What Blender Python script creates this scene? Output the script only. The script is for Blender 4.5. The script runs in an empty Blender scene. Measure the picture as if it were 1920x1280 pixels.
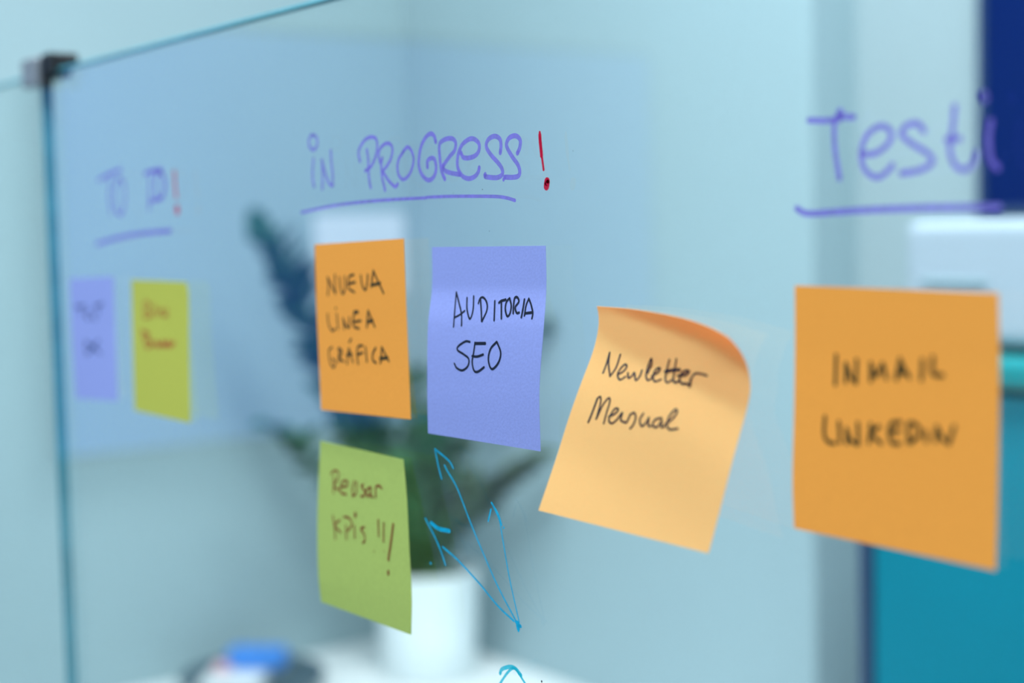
import bpy, bmesh, math, random
import numpy as np
from mathutils import Vector, Matrix
from mathutils.bvhtree import BVHTree
random.seed(7)

# ------------------------------------------------------------------ camera
F = 2930.0; ROLL = .022; W, HH = 1920, 1280
def nrm(v): v = np.array(v, float); return v / np.linalg.norm(v)
vpd = nrm([-2157, 165, -F])
up = np.array([-ROLL, 1, 0.]); up = nrm([-ROLL, 1, (up @ np.array([-2157, 165, 0])) / F])
X = -vpd; Z = up; Y = np.cross(Z, X)
R = np.array([X, Y, Z])
def ray(px, py): return R @ np.array([(px - 960) / F, -(py - 640) / F, -1.])
CAM = np.array([0, -.621 * ray(916, 640)[1], 1.40])
def onY(px, py, y=0.): d = ray(px, py); return CAM + d * ((y - CAM[1]) / d[1])
def onX(px, py, x): d = ray(px, py); return CAM + d * ((x - CAM[0]) / d[0])
def onZ(px, py, z): d = ray(px, py); return CAM + d * ((z - CAM[2]) / d[2])
def at(px, py, depth): return CAM + ray(px, py) * depth

S = bpy.context.scene
cd = bpy.data.cameras.new('camera'); cam = bpy.data.objects.new('camera', cd); S.collection.objects.link(cam)
cam.matrix_world = Matrix([[*R[0], CAM[0]], [*R[1], CAM[1]], [*R[2], CAM[2]], [0, 0, 0, 1]])
cd.sensor_width = 36; cd.sensor_fit = 'HORIZONTAL'; cd.lens = 36 * F / W; cd.clip_start = .01; cd.clip_end = 50
cd.dof.use_dof = True; cd.dof.focus_distance = .60; cd.dof.aperture_fstop = cd.lens / 1000 / .0122; cd.dof.aperture_blades = 0
S.camera = cam

# ------------------------------------------------------------------ world, lights, exposure
wd = bpy.data.worlds.new('world'); S.world = wd; wd.use_nodes = True
wd.node_tree.nodes['Background'].inputs[0].default_value = (.55, .8, 1, 1)
wd.node_tree.nodes['Background'].inputs[1].default_value = .25
LIGHTS = [((-.75, -.85, 2.655), (1.2, .6), 35), ((-.65, .33, 2.655), (1.5, .34), 45),
          ((.95, -.85, 2.655), (1.2, .6), 26), ((1.2, .33, 2.655), (1.2, .3), 14)]
LIGHT_PLACE = ['over the camera side of the board', 'over the table side of the board', 'over the far right on the camera side', 'over the far right on the table side']
for i, (p, s, e) in enumerate(LIGHTS):
    ld = bpy.data.lights.new('panel_lamp', 'AREA'); ld.shape = 'RECTANGLE'; ld.size, ld.size_y = s; ld.energy = e
    ld.color = (.90, .97, 1.0)
    lo = bpy.data.objects.new('panel_lamp', ld); lo.location = p; S.collection.objects.link(lo)
vs = S.view_settings; S.display_settings.display_device = 'sRGB'
vs.view_transform = 'Standard'; vs.look = 'None'; vs.gamma = 1; vs.use_curve_mapping = False; vs.exposure = 0.0

# ------------------------------------------------------------------ helpers
def link(o): S.collection.objects.link(o); return o
def tag(o, label=None, cat=None, group=None, kind=None):
    if label: o['label'] = label
    if cat: o['category'] = cat
    if group: o['group'] = group
    if kind: o['kind'] = kind
    return o
def obj(name, bm, mat, parent=None, smooth=False, smart=None):
    me = bpy.data.meshes.new(name)
    if isinstance(bm, bmesh.types.BMesh):
        bmesh.ops.recalc_face_normals(bm, faces=bm.faces[:]); bm.to_mesh(me); bm.free()
    else: me.from_pydata([tuple(v) for v in bm[0]], [], bm[1]); me.update()
    for m in (mat if isinstance(mat, (list, tuple)) else [mat]): me.materials.append(m)
    if smooth:
        for p in me.polygons: p.use_smooth = True
    o = link(bpy.data.objects.new(name, me))
    if parent: o.parent = parent; o.matrix_parent_inverse = Matrix.Translation(parent.location).inverted()
    return o
def empty(name, loc):
    o = link(bpy.data.objects.new(name, None)); o.location = [float(a) for a in loc]; o.empty_display_size = .05; return o
def box(bm, a, b, bev=0, seg=2):
    a = [float(t) for t in a]; b = [float(t) for t in b]
    r = bmesh.ops.create_cube(bm, size=1, matrix=Matrix.Translation([(a[i] + b[i]) / 2 for i in range(3)]) @ Matrix.Diagonal([abs(b[i] - a[i]) for i in range(3)] + [1]))
    if bev:
        es = {e for v in r['verts'] for e in v.link_edges}
        bmesh.ops.bevel(bm, geom=list(es), offset=bev, segments=seg, affect='EDGES', profile=.5)
def bx(a, b, bev=0, seg=2): bm = bmesh.new(); box(bm, a, b, bev, seg); return bm
def lathe(prof, n=48, c=(0, 0, 0)):
    V = []; Fc = []
    for r, z in prof:
        for k in range(n): t = 2 * math.pi * k / n; V.append((c[0] + r * math.cos(t), c[1] + r * math.sin(t), c[2] + z))
    for i in range(len(prof) - 1):
        for k in range(n): Fc.append((i * n + k, i * n + (k + 1) % n, (i + 1) * n + (k + 1) % n, (i + 1) * n + k))
    return V, Fc
def tube(pts, radii, n=8):
    V = []; Fc = []; pts = [np.array(p, float) for p in pts]
    for i, p in enumerate(pts):
        t = nrm(pts[min(i + 1, len(pts) - 1)] - pts[max(i - 1, 0)]); a = nrm(np.cross(t, [.3, .2, 1])); b = np.cross(t, a)
        for k in range(n): q = 2 * math.pi * k / n; V.append(p + radii[i] * (a * math.cos(q) + b * math.sin(q)))
    for i in range(len(pts) - 1):
        for k in range(n): Fc.append((i * n + k, i * n + (k + 1) % n, (i + 1) * n + (k + 1) % n, (i + 1) * n + k))
    Fc.append(tuple(range(n))[::-1]); Fc.append(tuple((len(pts) - 1) * n + k for k in range(n)))
    return V, Fc
def crom(pts, step):
    """Catmull-Rom through points, resampled about every step."""
    P = [np.array(p, float) for p in pts]
    if len(P) == 1: return P
    Q = [2 * P[0] - P[1]] + P + [2 * P[-1] - P[-2]]; out = []
    for i in range(1, len(Q) - 2):
        p0, p1, p2, p3 = Q[i - 1:i + 3]; n = max(2, int(np.linalg.norm(p2 - p1) / step))
        for k in range(n):
            t = k / n; out.append(.5 * (2 * p1 + (p2 - p0) * t + (2 * p0 - 5 * p1 + 4 * p2 - p3) * t * t + (3 * p1 - p0 - 3 * p2 + p3) * t ** 3))
    out.append(P[-1]); return out

# ------------------------------------------------------------------ materials
def mat(name, col, rough=.6, var=.04, scale=30, bump=.0, spec=.4, metal=0, trans=0, tcol=None):
    m = bpy.data.materials.new(name); m.use_nodes = True; N = m.node_tree; b = N.nodes['Principled BSDF']
    b.inputs['Roughness'].default_value = rough; b.inputs['Metallic'].default_value = metal; b.inputs['Specular IOR Level'].default_value = spec
    tc = N.nodes.new('ShaderNodeTexCoord'); nz = N.nodes.new('ShaderNodeTexNoise'); nz.inputs['Scale'].default_value = scale; nz.inputs['Detail'].default_value = 4
    N.links.new(tc.outputs['Object'], nz.inputs['Vector'])
    rp = N.nodes.new('ShaderNodeValToRGB'); e = rp.color_ramp.elements
    e[0].position = .3; e[1].position = .7
    e[0].color = (*[c * (1 - var) for c in col], 1); e[1].color = (*[min(1, c * (1 + var)) for c in col], 1)
    N.links.new(nz.outputs['Fac'], rp.inputs['Fac']); N.links.new(rp.outputs['Color'], b.inputs['Base Color'])
    if bump:
        bp = N.nodes.new('ShaderNodeBump'); bp.inputs['Strength'].default_value = bump; bp.inputs['Distance'].default_value = .0003
        N.links.new(nz.outputs['Fac'], bp.inputs['Height']); N.links.new(bp.outputs['Normal'], b.inputs['Normal'])
    if trans:
        tl = N.nodes.new('ShaderNodeBsdfTranslucent'); mx = N.nodes.new('ShaderNodeMixShader'); mx.inputs[0].default_value = trans
        if tcol: tl.inputs['Color'].default_value = (*tcol, 1)
        else: N.links.new(rp.outputs['Color'], tl.inputs['Color'])
        N.links.new(b.outputs[0], mx.inputs[1]); N.links.new(tl.outputs[0], mx.inputs[2])
        N.links.new(mx.outputs[0], N.nodes['Material Output'].inputs['Surface'])
    return m
def emit(name, col, st):
    m = bpy.data.materials.new(name); m.use_nodes = True; N = m.node_tree; b = N.nodes['Principled BSDF']
    b.inputs['Base Color'].default_value = (.02, .02, .02, 1); b.inputs['Emission Color'].default_value = (*col, 1); b.inputs['Emission Strength'].default_value = st
    b.inputs['Roughness'].default_value = .3; return m
def ink(name, col, alpha):
    m = bpy.data.materials.new(name); m.use_nodes = True; N = m.node_tree; b = N.nodes['Principled BSDF']
    b.inputs['Base Color'].default_value = (*col, 1); b.inputs['Roughness'].default_value = .5; b.inputs['Specular IOR Level'].default_value = .2
    t = N.nodes.new('ShaderNodeBsdfTransparent'); t.inputs[0].default_value = (*[.35 + .65 * c for c in col], 1)
    mx = N.nodes.new('ShaderNodeMixShader'); tc = N.nodes.new('ShaderNodeTexCoord'); nz = N.nodes.new('ShaderNodeTexNoise'); nz.inputs['Scale'].default_value = 350
    mp = N.nodes.new('ShaderNodeMapRange'); mp.inputs[1].default_value = .35; mp.inputs[2].default_value = .65; mp.inputs[3].default_value = alpha - .12; mp.inputs[4].default_value = min(1, alpha + .12)
    N.links.new(tc.outputs['Object'], nz.inputs['Vector']); N.links.new(nz.outputs['Fac'], mp.inputs[0]); N.links.new(mp.outputs[0], mx.inputs[0])
    N.links.new(t.outputs[0], mx.inputs[1]); N.links.new(b.outputs[0], mx.inputs[2]); N.links.new(mx.outputs[0], N.nodes['Material Output'].inputs['Surface'])
    return m
def glassmat():
    """clear sheet glass: Schlick reflection on each face, faint green-blue tint in transmission"""
    m = bpy.data.materials.new('clear_glass'); m.use_nodes = True; N = m.node_tree; N.nodes.remove(N.nodes['Principled BSDF'])
    g = N.nodes.new('ShaderNodeNewGeometry'); d = N.nodes.new('ShaderNodeVectorMath'); d.operation = 'DOT_PRODUCT'
    N.links.new(g.outputs['Normal'], d.inputs[0]); N.links.new(g.outputs['Incoming'], d.inputs[1])
    def mt(op, a, b_=None):
        n = N.nodes.new('ShaderNodeMath'); n.operation = op
        for i, v in enumerate((a, b_)):
            if v is None: continue
            if isinstance(v, (int, float)): n.inputs[i].default_value = v
            else: N.links.new(v, n.inputs[i])
        return n.outputs[0]
    c = mt('ABSOLUTE', d.outputs['Value']); k = mt('POWER', mt('SUBTRACT', 1, c), 5); f = mt('ADD', mt('MULTIPLY', k, .945), .055)
    t = N.nodes.new('ShaderNodeBsdfTransparent'); t.inputs[0].default_value = (.955, .985, .985, 1)
    gl = N.nodes.new('ShaderNodeBsdfGlossy'); gl.inputs['Roughness'].default_value = 0.0; gl.inputs['Color'].default_value = (1, 1, 1, 1)
    mx = N.nodes.new('ShaderNodeMixShader'); N.links.new(f, mx.inputs[0]); N.links.new(t.outputs[0], mx.inputs[1]); N.links.new(gl.outputs[0], mx.inputs[2])
    N.links.new(mx.outputs[0], N.nodes['Material Output'].inputs['Surface']); return m
M = dict(
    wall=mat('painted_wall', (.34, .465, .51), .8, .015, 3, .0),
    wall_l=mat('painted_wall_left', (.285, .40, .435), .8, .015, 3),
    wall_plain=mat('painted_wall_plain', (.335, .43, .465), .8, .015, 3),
    dark_wall=mat('reflection_dimming_wall', (.03, .05, .07), .8, .03, 5),
    ceil=mat('ceiling_paint', (.8, .82, .82), .9, .02, 10), floor=mat('light_vinyl', (.60, .66, .68), .95, .2, 300, .5),
    table=mat('white_laminate', (.93, .95, .95), .35, .01, 20), metal=mat('brushed_metal', (.42, .43, .46), .35, .05, 60, 0, .5, .8),
    grey=mat('grey_plastic', (.19, .22, .26), .45, .04, 60), black=mat('black_plastic', (.006, .007, .010), .45, .1, 60),
    edge=mat('glass_edge', (.07, .26, .33), .25, .15, 40), glass=glassmat(),
    orange=mat('orange_paper', (.86, .355, .060), .85, .03, 900, .35, .2, 0, .12), blue=mat('periwinkle_paper', (.28, .345, .75), .85, .04, 900, .35, .2, 0, .12),
    lilac=mat('lilac_paper', (.31, .38, .80), .85, .03, 900, .3, .2, 0, .12),
    green=mat('lime_paper', (.38, .50, .13), .85, .04, 500, .35, .2, 0, .12), yellow=mat('yellow_green_paper', (.50, .53, .09), .85, .03, 900, .3, .2, 0, .12),
    peach=mat('light_orange_paper', (.98, .78, .32), .8, .02, 900, .3, .2, 0, .52, (.98, .36, .02)),
    violet=ink('violet_marker', (.20, .16, .66), .62), red=ink('red_marker', (.45, .0, .03), .95), redfaint=ink('faded_red_marker', (.5, .06, .14), .75), cyan=ink('cyan_marker', (.0, .36, .62), .88), cyanlight=ink('light_cyan_marker', (.0, .50, .66), .7),
    dark=ink('black_pen', (.010, .014, .03), .93), olive=ink('dark_pen_on_orange', (.05, .04, .012), .9), brown=ink('brown_pen', (.20, .045, .012), .9), rust=ink('rust_pen', (.42, .11, .02), .95), navyink=ink('navy_pen', (.03, .06, .22), .85),
    pot=mat('white_ceramic', (.76, .83, .85), .3, .01, 20), soil=mat('potting_soil', (.03, .035, .03), .95, .4, 80, .8),
    leaf=mat('plant_leaf', (.020, .105, .045), .5, .35, 12, 0, .3), leaf2=mat('olive_leaf', (.05, .095, .035), .5, .3, 12, 0, .3), stem=mat('plant_stem', (.035, .10, .055), .5, .3, 30),
    teal=mat('teal_lacquer', (.0, .21, .30), .55, .05, 4, 0, .12), navy=mat('navy_fabric', (.0005, .012, .10), .9, .1, 400, 0, .03), navytrim=mat('dark_navy_trim', (.02, .05, .12), .5),
    white=mat('white_plastic', (.40, .48, .56), .5, .01, 20), paper=mat('white_paper', (.60, .66, .72), .8, .01, 50), slot=mat('grey_slot', (.30, .42, .47), .5),
    bluefoam=mat('bright_blue_felt', (.0, .20, .74), .7, .05, 200, .3), darktray=mat('dark_tray', (.012, .045, .075), .35, .1, 30), pink=mat('pink_eraser', (.75, .36, .42), .7),
    screen=emit('tv_screen_glow', (.03, .18, .74), 1.0), lampd=emit('lamp_diffuser', (.86, .97, 1), 1.5))

# ------------------------------------------------------------------ room
XL = -2.119; YB = .998; XR = 2.4; YF = -2.0; ZC = 2.7
XE = float(onY(1520, 200, YB)[0]); YR = 1.075
def struct(name, bm, m, label=None): o = obj(name, bm, m); return tag(o, label, kind='structure')
struct('floor', bx((XL - .1, YF - .1, -.1), (XR + .1, YR + .1, 0)), M['floor'], 'light vinyl floor')
struct('ceiling', bx((XL - .1, YF - .1, ZC), (XR + .1, YR + .1, ZC + .1)), M['ceil'], 'white ceiling')
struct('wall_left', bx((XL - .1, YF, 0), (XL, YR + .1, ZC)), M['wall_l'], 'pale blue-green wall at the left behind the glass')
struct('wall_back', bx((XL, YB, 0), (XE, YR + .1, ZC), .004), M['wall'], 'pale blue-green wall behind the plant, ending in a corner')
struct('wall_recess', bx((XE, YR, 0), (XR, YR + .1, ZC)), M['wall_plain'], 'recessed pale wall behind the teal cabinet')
struct('wall_right', bx((XR, YF, 0), (XR + .1, YR + .1, ZC)), M['wall_plain'])
struct('wall_front', bx((XL, YF - .1, 0), (XR, YF, ZC)), M['dark_wall'], 'unseen wall behind the camera, made dark to dim reflections in the glass')  # unseen wall, set near and darkened so the glass reflects less at right
for i, (p, s, e) in enumerate(LIGHTS):
    t = tag(empty('ceiling_light', (p[0], p[1], 2.68)), 'flat ceiling panel light outside the picture, ' + LIGHT_PLACE[i], 'ceiling light', 'ceiling panel lights')
    f = bmesh.new(); a, b = s[0] / 2, s[1] / 2
    for q in (((-a - .03, -b - .03), (a + .03, -b)), ((-a - .03, b), (a + .03, b + .03)), ((-a - .03, -b), (-a, b)), ((a, -b), (a + .03, b))):
        box(f, (p[0] + q[0][0], p[1] + q[0][1], 2.66), (p[0] + q[1][0], p[1] + q[1][1], 2.70))
    obj('frame', f, M['white'], t); obj('diffuser', bx((p[0] - a, p[1] - b, 2.68), (p[0] + a, p[1] + b, 2.70)), M['lampd'], t)

# television on the left wall, seen as the bluish rectangle reflected in the glass
t = tag(empty('television', (XL + .03, -.93, 1.10)), 'wide blue-lit television screen on left wall, mirrored faintly in the glass', 'television')
y0, y1, z0, z1 = -1.45, -.383, 1.105, 1.69
obj('bracket', bx((XL + .001, -1.0, 1.3), (XL + .03, -.85, 1.5)), M['black'], t)
obj('casing', bx((XL + .03, y0 - .012, z0 - .012), (XL + .06, y1 + .004, z1 + .012), .004), M['black'], t)
obj('screen', bx((XL + .0595, y0, z0), (XL + .0615, y1 - .004, z1)), M['screen'], t)

# sheet pinned near the corner
o = obj('paper_sheet', bx((XL, .822, 1.300), (XL + .0015, .984, 1.428)), M['paper'])
tag(o, 'white sheet on the wall behind the upper left orange note', 'paper')

# ------------------------------------------------------------------ table
t = tag(empty('table', (-1.6, .56, 0)), 'white table in the corner carrying the potted plant', 'table')
obj('tabletop', bx((XL + .001, .12, .722), (-1.02, YB - .001, .75), .003), M['table'], t)
for sx in (XL + .05, -1.10):
    for sy in (.16, YB - .08): obj('leg', bx((sx, sy, 0), (sx + .04, sy + .04, .722), .003), M['metal'], t)

# ------------------------------------------------------------------ plant in its pot
pc = onZ(805, 1262, .75)
PC = np.array([float(pc[0]), float(pc[1]), .75])
pd = tag(empty('potted_plant', PC), 'leafy green plant in a white pot on the white table', 'plant')
ph = .158
obj('pot', lathe([(0, 0), (.064, 0), (.069, .004), (.073, .07), (.078, ph - .004), (.079, ph), (.075, ph), (.072, ph - .02), (.070, ph - .025), (0, ph - .025)], 56, PC), M['pot'], pd, True)
sv, sf = lathe([(.0701, ph - .024), (.06, ph - .016), (.03, ph - .012), (0.001, ph - .010)], 32, PC)
obj('soil', (sv, sf), M['soil'], pd, True)
def leafmesh(L, Wd, m):
    V = []; Fc = []; n = 8
    for i in range(n + 1):
        t_ = i / n; w = Wd * math.sin(math.pi * min(1, t_ * .93 + .04)) ** .75 * .5; dz = -.22 * L * t_ * t_
        for k, q in enumerate((-1, -.5, 0, .5, 1)): V.append((L * t_, w * q, dz + abs(q) * w * .35))
    for i in range(n):
        for k in range(4): Fc.append((i * 5 + k, i * 5 + k + 1, i * 5 + k + 6, i * 5 + k + 5))
    me = bpy.data.meshes.new('leaf'); me.from_pydata(V, [], Fc); me.materials.append(m)
    for p in me.polygons: p.use_smooth = True
    return me
LM = leafmesh(.052, .036, M['leaf']); LM2 = leafmesh(.050, .034, M['leaf2'])
base_d = float((R.T @ (PC - CAM))[2] * -1)
def stem(pts, lm=LM, leaves=12, start=.3, size=1., seed=0, r=.0075):
    leaves = int(leaves * 1.4)
    rnd = random.Random(seed); st = PC + np.array([rnd.uniform(-.03, .03), rnd.uniform(-.03, .03), ph - .02])
    P = [st] + [at(*q) for q in pts]; C = crom(P, .012)
    n = len(C); so = obj('stem', tube(C, [r * (1 - .6 * i / n) for i in range(n)], 8), M['stem'] if lm is LM else M['stem'], pd, True)
    for k in range(leaves):
        f = start + (1 - start) * (k + .6) / leaves; i = min(n - 2, int(f * (n - 1))); p = C[i]; tg = nrm(C[min(i + 2, n - 1)] - C[max(i - 1, 0)])
        side = nrm(np.cross(tg, [rnd.uniform(-.25, .25), rnd.uniform(-.25, .25), 1])) if abs(tg[2]) < .95 else np.array([.6, .8, 0.])
        if abs(tg[2]) > .6: side = nrm(np.array([.59, .80, rnd.uniform(-.2, .2)]) + np.array([rnd.uniform(-.4, .4), rnd.uniform(-.4, .4), 0]))
        s = 1 if k % 2 else -1
        d = nrm(tg * .95 + side * s * rnd.uniform(.6, .95) + np.array([0, 0, rnd.uniform(-.1, .25)]))
        if k == leaves - 1: d = tg
        zz = nrm(np.cross(d, np.cross([rnd.uniform(-.5, .5), rnd.uniform(-.9, -.1), 1], d))); yy = np.cross(zz, d)
        sc = size * rnd.uniform(.8, 1.12) * (1 - .25 * (f - start))
        tip = p + d * .058 * sc
        if tip[0] < XL + .012 or tip[1] > YB - .012 : d = nrm(d * [(.25 if tip[0] < XL + .012 else 1), (.25 if tip[1] > YB - .012 else 1), 1]); zz = nrm(np.cross(d, np.cross([0, -.5, 1], d))); yy = np.cross(zz, d)
        lo = link(bpy.data.objects.new('leaf', lm)); lo.parent = so
        mw = Matrix([[d[0] * sc, yy[0] * sc, zz[0] * sc, p[0]], [d[1] * sc, yy[1] * sc, zz[1] * sc, p[1]], [d[2] * sc, yy[2] * sc, zz[2] * sc, p[2]], [0, 0, 0, 1]])
        lo.matrix_parent_inverse = (Matrix.Translation(pd.location) @ so.matrix_parent_inverse).inverted(); lo.matrix_basis = mw
    return so
B = base_d
stem([(735, 930, B - .03), (655, 760, B - .09), (598, 630, B - .14), (550, 520, B - .18), (515, 455, B - .19)], LM, 30, .40, 1.05, 1)
stem([(700, 980, B - .06), (610, 900, B - .12), (555, 825, B - .17), (505, 800, B - .20)], LM, 18, .35, 1.0, 2)
stem([(770, 900, B - .02), (700, 810, B - .06), (655, 740, B - .08)], LM, 16, .3, 1, 3)
stem([(800, 900, B), (785, 780, B), (772, 690, B + .02)], LM, 15, .3, 1, 4)
stem([(845, 1000, B - .02), (905, 935, B - .06), (965, 885, B - .10), (1010, 855, B - .13)], LM2, 26, .2, 1.0, 5)
stem([(830, 900, B), (890, 770, B - .02), (965, 665, B - .05), (1020, 605, B - .08)], LM, 8, .55, .75, 6)
stem([(820, 960, B - .02), (850, 880, B - .04), (872, 815, B - .05)], LM2, 14, .15, .9, 7)
stem([(750, 960, B - .04), (690, 880, B - .09), (640, 800, B - .12)], LM, 15, .3, 1.0, 8)
stem([(790, 1000, B - .05), (800, 930, B - .07), (795, 870, B - .08)], LM, 18, .05, 1.1, 9)
stem([(840, 1010, B - .03), (870, 960, B - .05), (885, 900, B - .06)], LM2, 12, .1, .9, 10)
stem([(790, 960, B), (740, 850, B - .02), (700, 790, B - .03)], LM, 16, .3, 1.1, 12)
stem([(810, 960, B - .03), (820, 880, B - .05), (810, 800, B - .06)], LM, 16, .15, 1.1, 13)
stem([(745, 960, B - .04), (668, 800, B - .10), (600, 640, B - .15), (545, 505, B - .20), (500, 440, B - .22)], LM, 20, .5, 1.1, 21, .006)
stem([(850, 1010, B - .03), (915, 920, B - .08), (990, 870, B - .12)], LM2, 18, .3, 1.0, 22, .006)
stem([(770, 980, B - .05), (765, 900, B - .07), (785, 840, B - .08)], LM, 14, .1, 1.1, 23, .006)
stem([(740, 1010, B - .05), (700, 960, B - .07), (650, 930, B - .10)], LM, 9, .2, .9, 11)

# ------------------------------------------------------------------ tray with things on the table
tc_ = onZ(468, 1268, .755); TC = np.array([max(tc_[0], XL + .125), tc_[1] - .02, .75])
o = obj('tray', lathe([(0, .002), (.085, .002), (.100, .016), (.104, .024), (.101, .026), (.094, .016), (.080, .007), (0, .007)], 48, TC), M['darktray'], None, True)
tag(o, 'dark round tray on the white table left of the pot', 'tray')
ux = R.T[0].copy(); ux = X * 0 + np.array([R[0][0], R[1][0], 0]); ux = nrm(ux); uy = np.array([-ux[1], ux[0], 0])
def orient_box(c, sx, sy, sz, bev, rot=0):
    bm = bmesh.new(); box(bm, (-sx / 2, -sy / 2, 0), (sx / 2, sy / 2, sz), bev, 3)
    a = math.atan2(ux[1], ux[0]) + rot
    bmesh.ops.transform(bm, matrix=Matrix.Translation([float(q) for q in c]) @ Matrix.Rotation(a, 4, 'Z'), verts=bm.verts[:]); return bm
o = obj('folded_paper', orient_box(TC + ux * -.025 - uy * .01 + [0, 0, .0072], .085, .07, .017, .003, -.1), mat('bright_white_paper', (.85, .88, .9), .8)); tag(o, 'white folded paper lying in the dark tray', 'paper')
o = obj('felt_eraser', orient_box(TC + ux * .004 + uy * .028 + [0, 0, .0245], .085, .04, .030, .008, -.15), M['bluefoam']); tag(o, 'bright blue felt block on top of the tray', 'eraser')
o = obj('rubber_eraser', orient_box(TC - ux * .045 + uy * .012 + [0, 0, .0245], .022, .03, .012, .004, .2), M['pink']); tag(o, 'small pinkish rubber beside the blue felt block', 'eraser')

# ------------------------------------------------------------------ teal cabinet, white machine, navy board
YC = .74; xc = float(onY(1612, 1150, YC)[0]); zc = float(onY(1900, 672, YC)[2]); xr = xc + .9
cb = tag(empty('cabinet', (xc + .45, .9, 0)), 'teal cabinet with dark edge strip under the white machine', 'cabinet')
obj('body', bx((xc + .002, YC + .02, .05), (xr, YR - .005, zc - .02), .002), M['navytrim'], cb)
obj('side_strip', bx((xc, YC - .002, .05), (xc + .014, YC + .02, zc - .02), .002), M['navytrim'], cb)
for k in range(2):
    a = xc + .016 + k * .442; d = obj('door', bx((a, YC, .08), (a + .438, YC + .018, zc - .03), .004), M['teal'], cb)
    hx = a + (.40 if k == 0 else .03); obj('handle', bx((hx, YC - .02, .62), (hx + .01, YC - .001, .78), .003), M['metal'], d)
obj('cabinet_top', bx((xc, YC - .012, zc - .026), (xr + .01, YR - .003, zc), .008, 4), mat('teal_top_highlight', (.0, .25, .28), .4, .02, 10), cb)  # highlight along the top edge is painted in as a brighter teal
obj('plinth', bx((xc + .02, YC + .04, 0), (xr - .02, YR - .02, .05)), M['black'], cb)
xb = float(onY(1692, 540, YC + .02)[0]); zb = float(onY(1800, 411, YC + .02)[2])
pr = tag(empty('printer', (xb + .25, .85, zc)), 'white office machine with rounded edges on top of the teal cabinet', 'printer')
obj('housing', bx((xb, YC + .02, zc + .006), (xb + .5, YR - .03, zb), .012, 4), M['white'], pr)
s0 = onY(1728, 522, YC + .019); s1 = onY(1850, 536, YC + .019)
obj('slot', bx((s0[0], YC + .017, s1[2]), (s1[0], YC + .021, s0[2]), .001), M['slot'], pr)
for k in range(2): obj('foot', bx((xb + .03 + k * .4, YC + .05, zc), (xb + .07 + k * .4, YC + .09, zc + .006)), M['black'], pr)
xn = float(onY(1855, 200, YR)[0]); zn = float(onY(1880, 402, YR)[2])
nb = tag(empty('pinboard', (xn + .3, YR, zn)), 'navy blue board on the recessed wall above the white machine', 'board')
obj('panel', bx((xn + .006, YR - .018, zn + .006), (xn + .6, YR, zn + .9)), M['navy'], nb)
fb = bmesh.new()
for a, b in (((xn, zn), (xn + .606, zn + .008)), ((xn, zn + .898), (xn + .606, zn + .906)), ((xn, zn), (xn + .008, zn + .906)), ((xn + .598, zn), (xn + .606, zn + .906))):
    box(fb, (a[0], YR - .022, a[1]), (b[0], YR, b[1]), .001)
obj('frame', fb, M['navytrim'], nb)

# ------------------------------------------------------------------ glass board
XG = -.9935; ZG = 1.5065; TH = .006; ZB = .05
gb = tag(empty('glass_board', (-.3, 0, 0)), 'upright clear glass board with violet headings and stuck paper notes', 'board')
def pane(x0, x1):
    c = .0016; yf, yb = 0., TH
    V = []; Fc = []; mi = []
    def loop(y, i): return [(x0 + i, y, ZB), (x1 - i, y, ZB), (x1 - i, y, ZG - i), (x0 + i, y, ZG - i)]
    for y, i in ((yf, c), (yf + c * .6, 0), (yb - c * .6, 0), (yb, c)): V += loop(y, i)
    Fc.append((0, 1, 2, 3)); mi.append(0); Fc.append((15, 14, 13, 12)); mi.append(0)
    for l in range(3):
        for k in range(4): Fc.append((l * 4 + k, (l + 1) * 4 + k, (l + 1) * 4 + (k + 1) % 4, l * 4 + (k + 1) % 4)); mi.append(1)
    o = obj('glass_pane', (V, Fc), [M['glass'], M['edge']], gb)
    for p, q in zip(o.data.polygons, mi): p.material_index = q
    return o
pane(XG, 1.0)
pane(-1.95, XG - .0015)['label'] = 'bare glass pane left of the corner clip'
obj('floor_channel', bx((-1.96, -.02, 0), (1.01, .026, .06), .003), M['metal'], gb)
ck = obj('corner_clip', bx((XG - .014, -.0088, ZG - .010), (XG + .0135, -.0002, ZG + .0085), .002, 3), M['grey'], gb); ck['label'] = 'grey metal clip joining the two panes at the top corner'
bm = bmesh.new(); box(bm, (XG - .012, -.0002, ZG + .0003), (XG + .030, .0135, ZG + .0095), .0015); box(bm, (XG + .0136, -.0055, ZG - .003), (XG + .030, -.0002, ZG + .0095), .001); box(bm, (XG - .012, TH + .0002, ZG - .004), (XG + .016, .0135, ZG + .001)); box(bm, (XG + .0136, -.0055, ZG - .012), (XG + .020, -.0002, ZG + .0085), .001)
j = obj('clip_jaw', bm, M['black'], ck); j['label'] = 'black angled plastic part of the clip'

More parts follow.
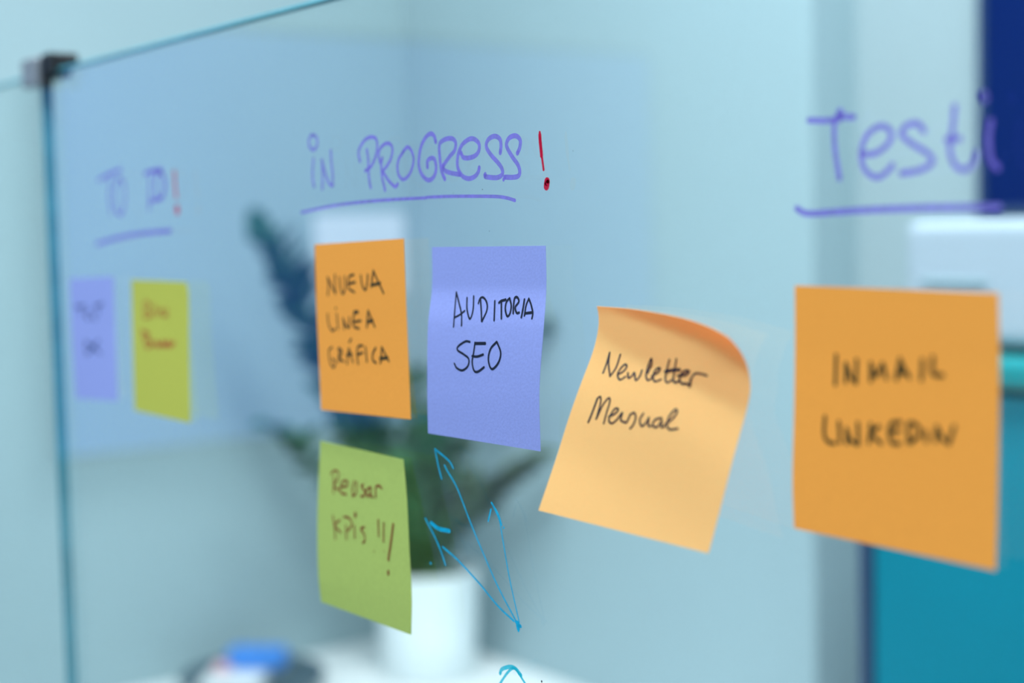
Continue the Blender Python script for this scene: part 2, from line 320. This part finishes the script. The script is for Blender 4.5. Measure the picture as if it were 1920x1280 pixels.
# ---- ribbons of ink
def ribbon(strokes, org, sc, width, hit, step=1.2):
    """strokes in zoomed coordinates -> flat strokes of constant real width lying on a surface; hit(px, py) -> (point, normal)"""
    V = []; Fc = []
    for st0 in strokes:
        st = st0; w = width
        if isinstance(st, tuple) and len(st) == 2 and isinstance(st[1], float): st, wf = st; w = width * wf
        pts = crom(st, step * sc)
        H = [hit(org[0] + p[0] / sc, org[1] + p[1] / sc) for p in pts]; H = [h for h in H if h is not None]
        if not H: continue
        lift = .0001 + .000012 * (strokes.index(st0) % 12); P = [h[0] + h[1] * lift for h in H]; n = len(P); r = w / 2
        def disc(c, nn):
            a = nrm(np.cross(nn, [.1, .2, 1])); b = np.cross(nn, a); i0 = len(V); V.append(c)
            for k in range(12): q = k * math.pi / 6; V.append(c + r * (a * math.cos(q) + b * math.sin(q)))
            for k in range(12): Fc.append((i0, i0 + 1 + k, i0 + 1 + (k + 1) % 12))
        disc(P[0] + H[0][1] * .00002, H[0][1])
        if n == 1: continue
        disc(P[-1] + H[-1][1] * .00002, H[-1][1])
        i0 = len(V)
        for i in range(n):
            t_ = P[min(i + 1, n - 1)] - P[max(i - 1, 0)]
            if np.linalg.norm(t_) < 1e-9: t_ = np.array([1, 0, 0.])
            s = nrm(np.cross(nrm(t_), H[i][1])); V.append(P[i] + s * r); V.append(P[i] - s * r)
        for i in range(n - 1): Fc.append((i0 + 2 * i, i0 + 2 * i + 1, i0 + 2 * i + 3, i0 + 2 * i + 2))
    return V, Fc
def glasshit(px, py): return onY(px, py, -.0001), np.array([0, -1., 0])
def ell(cx, cy, rx, ry, n=12): return [(cx + rx * math.sin(2 * math.pi * k / n), cy - ry * math.cos(2 * math.pi * k / n)) for k in range(n + 1)]
def board_ink(name, label, strokes, org, sc, w, m):
    o = obj(name, ribbon(strokes, org, sc, w, glasshit), m, gb); o['label'] = label; return o
A = (560, 240); sA = 7.11; Bo = (800, 230)
board_ink('handwritten_word', 'violet handwritten word IN', [ell(195, 190, 58, 98), [(200, 410), (190, 560), (190, 680), (210, 780)],
    [(318, 810), (322, 650), (314, 425)], [(314, 425), (345, 560), (400, 720), (445, 768), (460, 760)], [(460, 760), (455, 600), (438, 440), (432, 300)]], A, sA, .0016, M['violet'])
D = (240 - 230) * 7.11  # crop A to crop B offsets
def a2b(L): return [((x / sA + 560 - 800) * sA, (y / sA + 240 - 230) * sA) for x, y in L]
prog = [a2b([(912, 290), (930, 420), (935, 580), (945, 700), (962, 790)]), a2b([(820, 440), (802, 340), (815, 270), (880, 165), (960, 120), (1030, 140), (1050, 230), (1040, 330), (1010, 430), (960, 520), (890, 570)]),
    a2b([(1118, 400), (1105, 480), (1115, 650), (1140, 760), (1155, 830)]), a2b([(1090, 460), (1070, 350), (1100, 260), (1170, 205), (1230, 220), (1255, 290), (1235, 400), (1190, 490), (1130, 575), (1150, 620), (1210, 710), (1290, 780), (1325, 745)]),
    a2b([(1390, 330), (1340, 410), (1320, 520), (1340, 630), (1400, 685), (1470, 630), (1520, 520), (1535, 400), (1500, 290), (1450, 255), (1400, 310)]),
    a2b([(1830, 185), (1810, 110), (1765, 75), (1700, 120), (1640, 230), (1610, 370), (1605, 500), (1640, 610), (1700, 680), (1760, 690), (1815, 630), (1835, 530), (1815, 420), (1770, 400), (1720, 440), (1720, 520)])]
board_ink('handwritten_word', 'violet handwritten word PROGRESS', prog[:5] + [], Bo, sA, .0017, M['violet'])['label'] = 'violet handwritten letters PRO'
board_ink('handwritten_word', 'violet handwritten letters GRESS', prog[5:] + [
    [(245, 750), (200, 640), (180, 480), (170, 330), (190, 260), (270, 215), (350, 215), (390, 270), (375, 370), (310, 450), (222, 575)], [(222, 600), (250, 640), (330, 670), (450, 690)],
    [(460, 400), (490, 460), (560, 470), (650, 440), (700, 370), (700, 280), (640, 220), (570, 220), (480, 290), (430, 400), (412, 520), (425, 620), (480, 710), (560, 745), (640, 720), (690, 660), (705, 600)],
    [(985, 400), (995, 310), (980, 220), (915, 180), (840, 210), (800, 280), (810, 350), (870, 440), (960, 540), (1010, 620), (1010, 690), (950, 730), (850, 728), (780, 715), (785, 690)],
    [(1215, 405), (1245, 330), (1250, 230), (1190, 175), (1110, 200), (1070, 270), (1080, 340), (1150, 460), (1220, 560), (1245, 650), (1225, 710), (1150, 728), (1045, 725)], ([(1030, 758)], .8)], Bo, sA, .0020, M['violet'])
board_ink('underline', 'violet underline below IN PROGRESS', [a2b([(40, 1125), (200, 1090), (500, 1030), (900, 980), (1300, 950), (1700, 930)]) + [(0, 995), (300, 982), (700, 980), (950, 985), (1080, 1005), (1180, 1035)]], Bo, sA, .0014, M['violet'])
board_ink('exclamation_mark', 'dark red exclamation mark after IN PROGRESS', [([(1510, 130), (1517, 210), (1530, 380), (1562, 625)], 1.0), ([(1512, 165), (1517, 250), (1535, 440)], 1.5), ([(1608, 785), (1600, 845)], 2.7), ([(1618, 770), (1618, 800)], 1.9)], Bo, sA, .00125, M['red'])
T0 = (80, 300); sT = 2.415
board_ink('handwritten_word', 'faint violet word TO at the far left', [[(255, 92), (300, 65), (355, 42)], [(308, 72), (302, 160), (310, 240)], ell(350, 165, 24, 82)], T0, sT, .0024, M['violet'])
board_ink('handwritten_word', 'faint violet word DO at the far left', [[(462, 62), (500, 48), (540, 42)],
    [(487, 60), (485, 150), (482, 225)], [(500, 50), (540, 60), (556, 110), (540, 170), (490, 185)], ell(532, 115, 20, 62)], T0, sT, .0024, M['violet'])
board_ink('exclamation_mark', 'faint red exclamation mark after TO DO', [[(597, 55), (600, 110), (605, 165)], ([(610, 225)], 2.0)], T0, sT, .0030, M['redfaint'])
board_ink('underline', 'violet underline below TO DO', [[(245, 380), (350, 350), (450, 332), (580, 320)]], T0, sT, .0026, M['violet'])
G = (1400, 0); sG = 2.4615
board_ink('handwritten_word', 'large violet letters Testi at the right edge', [[(288, 555), (380, 556), (440, 540), (495, 540)], ([(432, 518), (425, 545)], 1.5), [(405, 560), (408, 680), (430, 825)],
    [(530, 712), (600, 705), (660, 655), (665, 605), (620, 582), (560, 620), (530, 700), (545, 780), (600, 818), (645, 795), (675, 762)],
    [(820, 605), (790, 570), (740, 580), (716, 618), (760, 660), (840, 710), (858, 750), (800, 785), (715, 800)],
    [(962, 490), (952, 600), (940, 690), (962, 760), (1005, 783), (1045, 760), (1065, 705)], [(925, 645), (985, 640)],
    [(1128, 560), (1118, 640), (1128, 735), (1160, 775)], ([(1095, 440), (1100, 452)], 1.5)], G, sG, .0019, M['violet'])
board_ink('underline', 'long violet underline below Testi', [[(232, 962), (290, 985), (500, 972), (800, 960), (1165, 955)]], G, sG, .0021, M['violet'])
K = (780, 820); sK = 2.783
board_ink('arrow', 'longest cyan arrow, pointing at the periwinkle note', [[(150, 145), (165, 175), (215, 262), (280, 430), (350, 600), (430, 780), (522, 955)], [(135, 215), (118, 150), (100, 60)], [(100, 60), (150, 100), (180, 130), (195, 160)]], K, sK, .00085, M['cyan'])
board_ink('arrow', 'thin steep cyan arrow on the right', [([(400, 350), (435, 430), (455, 540), (490, 740), (540, 965)], .75), [(395, 340), (430, 400), (448, 455)], [(392, 375), (378, 435)], ([(459, 470)], 1.2)], K, sK, .00095, M['cyan'])
board_ink('arrow', 'lowest cyan arrow, pointing left at the lime note', [[(140, 570), (220, 640), (330, 760), (430, 880), (512, 957)], [(155, 665), (130, 590), (100, 520), (50, 422)], ([(80, 445), (120, 475), (175, 487)], 1.9), ([(78, 655)], 1.3)], K, sK, .00095, M['cyan'])
board_ink('ink_blob', 'cyan blob where the three arrows start', [([(530, 968), (535, 995)], 1.0), ([(535, 990), (536, 1008)], .5), ([(522, 960), (548, 985)], .6)], K, sK, .0023, M['cyan'])
board_ink('scribble', 'light cyan loop at the bottom edge', [([(440, 1230), (450, 1208), (490, 1196), (520, 1205), (550, 1240)], 1.4), [(430, 1300), (445, 1275), (480, 1225), (512, 1203), (540, 1235), (575, 1290)]], K, sK, .0012, M['cyanlight'])
for q in ([([(905, 355)], .8), ([(850, 362)], .6), ([(1075, 283)], .6), ([(918, 433)], .6), ([(1016, 1277)], 1.6)]): obj('ink_speck', ribbon([q], (0, 0), 1., .0006, glasshit), M['dark'], gb)

# ------------------------------------------------------------------ sticky notes
PS = .076
def sheet(name, grid, m, label):
    """grid: (nv+1) x (nu+1) x 3 front surface; built as a thin solid leaf of paper"""
    g = np.array(grid); nv, nu = g.shape[0] - 1, g.shape[1] - 1
    du = np.gradient(g, axis=1); dv = np.gradient(g, axis=0); n = np.cross(dv, du); n /= np.linalg.norm(n, axis=2)[..., None]
    if n[..., 1].mean() > 0: n = -n
    org = g[0, nu // 2]
    back = g - n * .00012
    w = nu + 1; o2 = (nu + 1) * (nv + 1); Fc = []; gf = g.reshape(-1, 3) - org; gk = back.reshape(-1, 3) - org
    V = [*gf, *gk, *gf, *gk]
    for i in range(nv):
        for k in range(nu):
            a = i * w + k; Fc.append((a, a + w, a + w + 1, a + 1)); Fc.append((o2 + a, o2 + a + 1, o2 + a + w + 1, o2 + a + w))
    nf = len(Fc)
    rim = [k for k in range(w)] + [i * w + nu for i in range(1, nv + 1)] + [nv * w + k for k in range(nu - 1, -1, -1)] + [i * w for i in range(nv - 1, 0, -1)]
    for a, b in zip(rim, rim[1:] + rim[:1]): Fc.append((2 * o2 + a, 2 * o2 + b, 3 * o2 + b, 3 * o2 + a))
    me = bpy.data.meshes.new(name); me.from_pydata([tuple(v) for v in V], [], Fc); me.materials.append(m)
    for i, p in enumerate(me.polygons): p.use_smooth = i < nf
    o = link(bpy.data.objects.new(name, me)); o.location = [float(q) for q in org]; tag(o, label, 'sticky note', 'sticky notes on the glass board')
    bv = BVHTree.FromPolygons([Vector(v) for v in g.reshape(-1, 3)], [(i * w + k, (i + 1) * w + k, (i + 1) * w + k + 1, i * w + k + 1) for i in range(nv) for k in range(nu)])
    ci = Vector(CAM)
    def hit(px, py):
        loc, nn, ix, ds = bv.ray_cast(ci, Vector(ray(px, py)))
        if loc is None: return None
        nn = np.array(nn)
        if nn[1] > 0: nn = -nn
        return np.array(loc), nn
    return o, hit
def write(o, hit, strokes, org, sc, w, m, label=None):
    me = ribbon(strokes, org, sc, w, hit)
    if not me[0]: return
    c = obj('handwritten_word', me, m, o)
    if label: c['label'] = label
    return c
def rows_note(name, rows, m, label, nu=20, nv=40):
    """rows: (v, left px, left py, left lift, right px, right py, right lift) - points on the paper's two side edges, lift off the glass in metres"""
    rows = np.array(rows, float); keys = rows[:, 0]; T = np.linspace(0, 1, nv + 1)
    def smooth(col):
        y = rows[:, col]; n = len(keys); mm = np.zeros(n)
        for i in range(n):
            if i == 0: mm[i] = (y[1] - y[0]) / (keys[1] - keys[0])
            elif i == n - 1: mm[i] = (y[-1] - y[-2]) / (keys[-1] - keys[-2])
            else: mm[i] = (y[i + 1] - y[i - 1]) / (keys[i + 1] - keys[i - 1])
        out = []
        for t_ in T:
            i = min(n - 2, max(0, int(np.searchsorted(keys, t_, 'right') - 1))); h = keys[i + 1] - keys[i]; s = (t_ - keys[i]) / h
            out.append((2 * s ** 3 - 3 * s * s + 1) * y[i] + (s ** 3 - 2 * s * s + s) * h * mm[i] + (-2 * s ** 3 + 3 * s * s) * y[i + 1] + (s ** 3 - s * s) * h * mm[i + 1])
        return out
    C_ = [smooth(k) for k in range(1, 7)]; g = []
    for i in range(nv + 1):
        a = onY(C_[0][i], C_[1][i], -max(.0004, C_[2][i])); b = onY(C_[3][i], C_[4][i], -max(.0004, C_[5][i]))
        g.append([a + (b - a) * k / nu for k in range(nu + 1)])
    return sheet(name, g, m, label)

blue, hb = rows_note('sticky_note', [(0, 810, 463, 0, 1023, 460.5, 0), (.22, 810, 540, .0004, 1024, 540, .0004), (.40, 802.5, 608, .0042, 1019, 616, .0036), (.75, 801, 729, .0052, 1011, 735, .0050), (1, 802.6, 812, .0044, 1013.5, 846, .0044)], M['blue'],
    'periwinkle sticky note reading AUDITORIA SEO, in sharp focus')
c4 = (830, 530); s4 = 6.737
write(blue, hb, [[(140, 555), (152, 380), (175, 120)], [(175, 120), (215, 280), (240, 400), (240, 540)], [(150, 440), (215, 405), (280, 355)], [(310, 190), (310, 330), (345, 455), (385, 350), (395, 170)],
    [(480, 200), (490, 350), (495, 485)], [(455, 260), (475, 200), (515, 185), (560, 250), (560, 350), (500, 485)], [(662, 230), (653, 475)], ([(715, 250), (745, 228), (800, 213)], 1.2), [(745, 235), (745, 450)],
    [(850, 195), (810, 240), (795, 330), (818, 420), (852, 390), (870, 290), (850, 195)], [(895, 385), (900, 280), (915, 190), (950, 185), (965, 240), (920, 310), (940, 380), (970, 375)], [(1037, 210), (1020, 320), (998, 435)],
    [(1035, 415), (1055, 290), (1090, 200)], [(1090, 200), (1120, 280), (1140, 380), (1130, 450)], ([(1045, 385), (1130, 375)], 1.2)], c4, s4, .0009, M['dark'])
write(blue, hb, [[(345, 745), (290, 740), (200, 800), (190, 850), (270, 905), (330, 960), (320, 1050), (250, 1105), (180, 1075), (150, 1020)], ([(540, 765), (415, 765)], 1.3), [(410, 755), (395, 870), (375, 1000), (400, 1110), (450, 1120), (525, 1065)],
    [(375, 925), (440, 930), (515, 905)], [(685, 745), (610, 830), (580, 950), (600, 1060), (640, 1085), (710, 1000), (735, 880), (690, 750)]], c4, s4, .00095, M['dark'])

og, ho = rows_note('sticky_note', [(0, 590, 458, 0, 757, 447, 0), (.35, 593, 566, .0003, 761, 565, .0003), (.7, 598, 675, .0007, 766, 683, .0007), (1, 602, 768, .0015, 770, 786, .0018)], M['orange'], 'orange sticky note reading NUEVA LINEA GRAFICA above the lime note')
c3 = (590, 490); s3 = 6.095
write(og, ho, [[(152, 385), (160, 280), (150, 180)], [(150, 180), (190, 270), (240, 365)], [(240, 365), (232, 250), (235, 150)], [(285, 180), (300, 320), (325, 370), (350, 300), (345, 170)], [(450, 150), (400, 170), (385, 240), (395, 310), (455, 350)], [(390, 255), (465, 235)],
    [(530, 160), (545, 270), (580, 325), (600, 260), (610, 150)], [(650, 290), (660, 190), (675, 105)], [(675, 105), (720, 210), (790, 360)], ([(650, 270), (750, 245)], 1.3)], c3, s3, .0011, M['olive'])
write(og, ho, [[(150, 600), (160, 710), (200, 790), (235, 770)], [(255, 600), (270, 770)], ([(245, 535)], 1.2), [(340, 770), (327, 650)], [(327, 650), (360, 730), (395, 755)], [(398, 755), (397, 640)], ([(495, 575), (455, 580)], 1.5), [(455, 580), (440, 690), (455, 745), (510, 765)], [(445, 690), (530, 675)],
    [(600, 750), (605, 640), (615, 560)], [(615, 560), (650, 650), (690, 745)], ([(605, 690), (665, 670)], 1.4)], c3, s3, .0011, M['olive'])
write(og, ho, [[(200, 980), (165, 1020), (175, 1140), (215, 1210), (240, 1150), (205, 1110)], ([(280, 1140), (285, 990)], 1.3), [(270, 1000), (312, 1015), (300, 1070), (272, 1090), (335, 1145)], [(375, 1170), (380, 1060), (395, 990)], [(395, 990), (415, 1060), (440, 1150)], ([(370, 1070), (425, 1060)], 1.3), [(420, 885), (400, 920)],
    [(500, 1170), (487, 1060), (500, 970), (550, 960)], [(490, 1065), (550, 1040)], [(585, 980), (600, 1145)], [(700, 985), (665, 1060), (670, 1130), (705, 1155)], [(755, 1160), (765, 1060), (770, 980)], [(770, 980), (810, 1060), (850, 1140)], ([(750, 1110), (835, 1100)], 1.5)], c3, s3, .0011, M['olive'])

rv, hr = rows_note('sticky_note', [(0, 600.5, 826, 0, 756, 861, .0022), (.08, 599.5, 850, .0005, 758.5, 885, .0024), (.25, 597, 905, .002, 763, 942, .0036), (.5, 595, 990, .0042, 767, 1025, .0055), (.8, 597, 1080, .0062, 772, 1120, .0072), (1, 602, 1128, .0062, 771, 1190, .0078)], M['green'],
    'lime green sticky note reading Revisar KPis below the orange note')
c5 = (600, 860); s5 = 5.333
write(rv, hr, [[(110, 150), (150, 115), (185, 140), (180, 200), (140, 270), (190, 310)], [(140, 180), (135, 340)], [(210, 280), (270, 270), (278, 228), (235, 220), (205, 280), (215, 340), (265, 355)], [(345, 222), (325, 300), (328, 370)], [(370, 230), (362, 345), (328, 372)],
    [(435, 255), (415, 275), (450, 325), (440, 372), (410, 372)], [(505, 280), (465, 320), (480, 375), (510, 335)], [(510, 285), (512, 375), (530, 378)], [(560, 385), (560, 285), (595, 268), (620, 295)]], c5, s5, .0011, M['brown'])
write(rv, hr, [[(130, 570), (148, 690), (155, 800)], [(200, 610), (150, 665), (210, 735)], [(260, 665), (265, 800)], [(240, 580), (290, 590), (322, 650), (280, 720)], [(345, 670), (350, 790)], ([(355, 550), (355, 570)], 1.9), [(445, 680), (410, 700), (445, 755), (450, 820), (430, 838)],
    [(585, 610), (590, 770)], ([(545, 925)], .8), [(640, 640), (638, 825)], ([(645, 925)], .6), ([(735, 655), (712, 830), (687, 1005)], 1.35), ([(685, 1128), (684, 1145)], 1.7)], c5, s5, .0011, M['brown'])

yl, hy = rows_note('sticky_note', [(0, 246, 524, 0, 349, 529, 0), (.06, 246.5, 540, 0, 353, 548, .0003), (.4, 248, 622, .0008, 354, 640, .0008), (1, 252, 769, .0022, 357, 793, .0024)], M['yellow'], 'yellow-green sticky note below the TO DO heading, writing blurred')
write(yl, hy, [[(460, 715), (462, 645), (488, 655), (470, 680), (495, 700), (465, 715)], [(506, 650), (508, 710)], [(525, 705), (520, 670)], [(530, 690), (545, 675), (545, 705), (562, 700)], [(562, 670), (566, 708)]], T0, sT, .0014, M['rust'])
write(yl, hy, [[(450, 770), (470, 850)], [(452, 775), (482, 790), (470, 812), (500, 830), (475, 850)], [(510, 845), (515, 822), (530, 845), (545, 820), (552, 845), (570, 820), (572, 845), (598, 825)], ([(520, 836), (590, 834)], 1.2)], T0, sT, .0018, M['rust'])
pl, hp = rows_note('sticky_note', [(0, 130, 522, 0, 213, 518, 0), (.4, 133, 612, .0006, 216, 612, .0004), (1, 142, 747, .0012, 221, 752, .0016)], M['lilac'], 'pale lilac sticky note nearest the glass corner, writing blurred')
write(pl, hp, [[(150, 665), (190, 660)], [(172, 662), (176, 700)], [(212, 680), (195, 700), (212, 722)], [(225, 700), (240, 722)], [(238, 662), (272, 650)], [(254, 658), (250, 700)]], T0, sT, .0017, M['navyink'])
write(pl, hp, [[(195, 820), (200, 880)], [(195, 820), (225, 850), (200, 880)], [(255, 815), (235, 845), (262, 875)], ([(222, 845), (240, 848)], 1.4)], T0, sT, .0017, M['navyink'])

im, hi = rows_note('sticky_note', [(0, 1490, 535, 0, 1872, 549, 0), (.22, 1490.5, 640, .0003, 1874, 660, .0003), (.5, 1489, 762, .0010, 1873, 802, .0008), (.8, 1486, 902, .0020, 1870, 962, .0016), (1, 1489, 990, .0026, 1867, 1070, .0024)], M['orange'], 'large orange sticky note with two blurred black words, nearest at the right')
c7 = (1530, 640); s7 = 5.817
write(im, hi, [[(222, 150), (213, 465)], [(330, 240), (380, 380), (435, 450)], [(325, 440), (325, 240)], [(438, 450), (445, 200)], [(600, 430), (600, 235)], [(600, 235), (655, 375), (730, 240)], [(730, 240), (770, 400)], [(880, 410), (920, 190)], [(920, 190), (965, 300), (1020, 390)], [(885, 340), (990, 335)], [(1165, 200), (1152, 410)], [(1280, 170), (1270, 330), (1320, 365), (1385, 365)]], c7, s7, .0013, M['olive'])
write(im, hi, [[(100, 820), (90, 1000), (130, 1090), (205, 1110)], [(250, 880), (262, 1100)], [(340, 1110), (335, 950)], [(335, 950), (380, 1070), (450, 1120)], [(465, 1115), (458, 890)], [(580, 1100), (600, 900)], [(690, 925), (605, 1000), (715, 1110)], [(925, 880), (830, 890), (800, 1000), (830, 1100), (910, 1110)], [(810, 985), (905, 975)],
    [(1010, 1100), (1015, 900), (1100, 910), (1135, 1000), (1040, 1100)], [(1207, 980), (1205, 1085)], [(1310, 1080), (1320, 930)], [(1320, 930), (1380, 1050), (1445, 1110)], [(1450, 1110), (1510, 925)]], c7, s7, .0013, M['olive'])

# the curled note: a 76 mm sheet bent about a slanted ruling, held by its upper left corner
NP = [0.3842, 0.08207, -0.12759, -0.24947, 95.37417, -24.0075, 14.5637, -0.59195, 1.71992, -0.43527, 1.37126]
def bent(U, Vv, p=NP):
    rx, ry, rz, beta = p[:4]; k = p[4:9]; U = U * PS; Vv = Vv * PS; cb_, sb = math.cos(beta), math.sin(beta)
    s = U * sb + Vv * cb_; t_ = U * cb_ - Vv * sb; ss = np.linspace(0, .1, 201); ds = ss[1] - ss[0]
    kk = np.interp(ss, np.linspace(0, .1, 5), k); cum = lambda q: np.concatenate([[0], np.cumsum((q[1:] + q[:-1]) / 2 * ds)])
    th = cum(kk); a = cum(np.cos(th)); b = cum(np.sin(th))
    Aa = np.where(s < 0, s, np.interp(s, ss, a)); Bb = np.where(s < 0, 0, np.interp(s, ss, b))
    L = np.stack([Aa * sb + t_ * cb_, -Bb, -(Aa * cb_ - t_ * sb)], -1)
    cz, sz, cx, sx, cy, sy = math.cos(rz), math.sin(rz), math.cos(rx), math.sin(rx), math.cos(ry), math.sin(ry)
    Mm = np.array([[cz, -sz, 0], [sz, cz, 0], [0, 0, 1]]) @ np.array([[1, 0, 0], [0, cx, -sx], [0, sx, cx]]) @ np.array([[cy, 0, sy], [0, 1, 0], [-sy, 0, cy]])
    return L @ Mm.T + np.array([p[9], -.0004, p[10]])
def pj(P): q = (P - CAM) @ R; return np.stack([960 + F * q[..., 0] / -q[..., 2], 640 - F * q[..., 1] / -q[..., 2]], -1)
TOPC = np.array([(1119, 574), (1182, 579), (1250, 590), (1300, 602), (1347, 621), (1376, 642), (1395, 668), (1406, 697), (1407, 722), (1402, 752), (1395, 781), (1360, 916), (1328, 1037)], float)
LEFC = np.array([(1119, 574), (1122.5, 596), (1119, 630), (1109, 668), (1085, 731), (1064, 790), (1043, 857), (1009.5, 956.5)], float)
def near(pt, poly):
    best = None
    for a, b in zip(poly[:-1], poly[1:]):
        t_ = np.clip((pt - a) @ (b - a) / ((b - a) @ (b - a)), 0, 1); d = a + (b - a) * t_ - pt
        if best is None or d @ d < best @ best: best = d
    return best
nU = nV = 36
gu, gv = np.meshgrid(np.linspace(0, 1, nU + 1), np.linspace(0, 1, nV + 1)); P3 = bent(gu, gv); px = pj(P3)
sTOPC = np.array(crom(TOPC, 6)); sLEFC = np.array(crom(LEFC, 6))
dT = np.array([near(px[0, k], sTOPC) for k in range(nU + 1)]); dR = np.array([near(px[i, -1], sTOPC) for i in range(nV + 1)]); dL = np.array([near(px[i, 0], sLEFC) for i in range(nV + 1)])
dL[0] = TOPC[0] - px[0, 0]; dL[-1] = LEFC[-1] - px[-1, 0]; dR[-1] = TOPC[-1] - px[-1, -1]; dT[0] = dL[0]; dR[0] = dT[-1]
dB = np.array([dL[-1] * (1 - t_) + dR[-1] * t_ for t_ in np.linspace(0, 1, nU + 1)])
def sm(a):
    for _ in range(6): a[1:-1] = (a[:-2] + a[1:-1] * 2 + a[2:]) / 4
    return a
dT, dR, dL = sm(dT), sm(dR), sm(dL)
u_ = gu[..., None]; v_ = gv[..., None]
cor = (1 - v_) * dT[None] + v_ * dB[None] + (1 - u_) * dL[:, None] + u_ * dR[:, None] - ((1 - u_) * (1 - v_) * dL[0] + u_ * (1 - v_) * dR[0] + (1 - u_) * v_ * dL[-1] + u_ * v_ * dR[-1])
dep = -((P3 - CAM) @ R)[..., 2]; px2 = px + cor
g = [[at(px2[i, k, 0], px2[i, k, 1], dep[i, k]) for k in range(nU + 1)] for i in range(nV + 1)]
for r_ in g:
    for k in range(len(r_)):
        if r_[k][1] > -.0004: r_[k] = CAM + (r_[k] - CAM) * ((-.0004 - CAM[1]) / (r_[k][1] - CAM[1]))
nw, hn = sheet('sticky_note', g, M['peach'], 'light orange curled sticky note reading Newletter Mensual, peeling off the glass')
c6 = (1090, 640); s6 = 6.738
write(nw, hn, [[(275, 400), (320, 280), (360, 140)], [(360, 140), (345, 280), (365, 440)], [(365, 440), (440, 330), (495, 165)], [(460, 420), (530, 380), (575, 320), (555, 288), (500, 340), (460, 420), (490, 485), (560, 445)],
    [(590, 400), (600, 465), (650, 425), (672, 395), (690, 490), (740, 440), (768, 365)], [(840, 400), (890, 280), (888, 215), (850, 300), (820, 420), (840, 490), (890, 470)], [(890, 440), (975, 385), (1000, 335), (950, 350), (910, 430), (930, 505), (1010, 480)],
    [(1115, 230), (1080, 370), (1065, 480), (1090, 520), (1145, 490)], [(1205, 220), (1180, 370), (1165, 480), (1190, 520), (1240, 495)], ([(1065, 382), (1150, 360), (1250, 355)], 1.4), [(1220, 430), (1320, 420), (1370, 375), (1310, 370), (1250, 440), (1265, 525), (1330, 530)],
    ([(1370, 565), (1385, 480)], 1.4), [(1385, 480), (1430, 410), (1500, 405), (1590, 430)], [(1325, 532), (1380, 545)]], c6, s6, .00075, M['dark'])
write(nw, hn, [([(90, 1020), (150, 870), (205, 720)], 1.2), [(205, 720), (240, 698), (245, 770), (190, 980)], [(190, 980), (270, 810), (345, 715), (362, 760), (320, 900), (285, 1035)], [(350, 950), (430, 910), (470, 860), (430, 848), (370, 930), (350, 1000), (390, 1035), (450, 990)],
    [(450, 990), (520, 900), (500, 990), (550, 1020), (575, 1020), (620, 920)], [(620, 925), (668, 900), (690, 960), (660, 1050), (620, 1100)], [(785, 910), (742, 990), (765, 1070), (820, 1025), (855, 960)], [(855, 960), (850, 1060), (880, 1070)], [(1015, 965), (935, 990), (905, 1060), (960, 1080), (1020, 1000)], [(1020, 990), (1015, 1080), (1050, 1075)],
    [(1060, 1050), (1150, 980), (1212, 895), (1190, 860), (1120, 940), (1085, 1050), (1120, 1110), (1220, 1100)]], c6, s6, .00075, M['dark'])
bpy.context.view_layer.update()
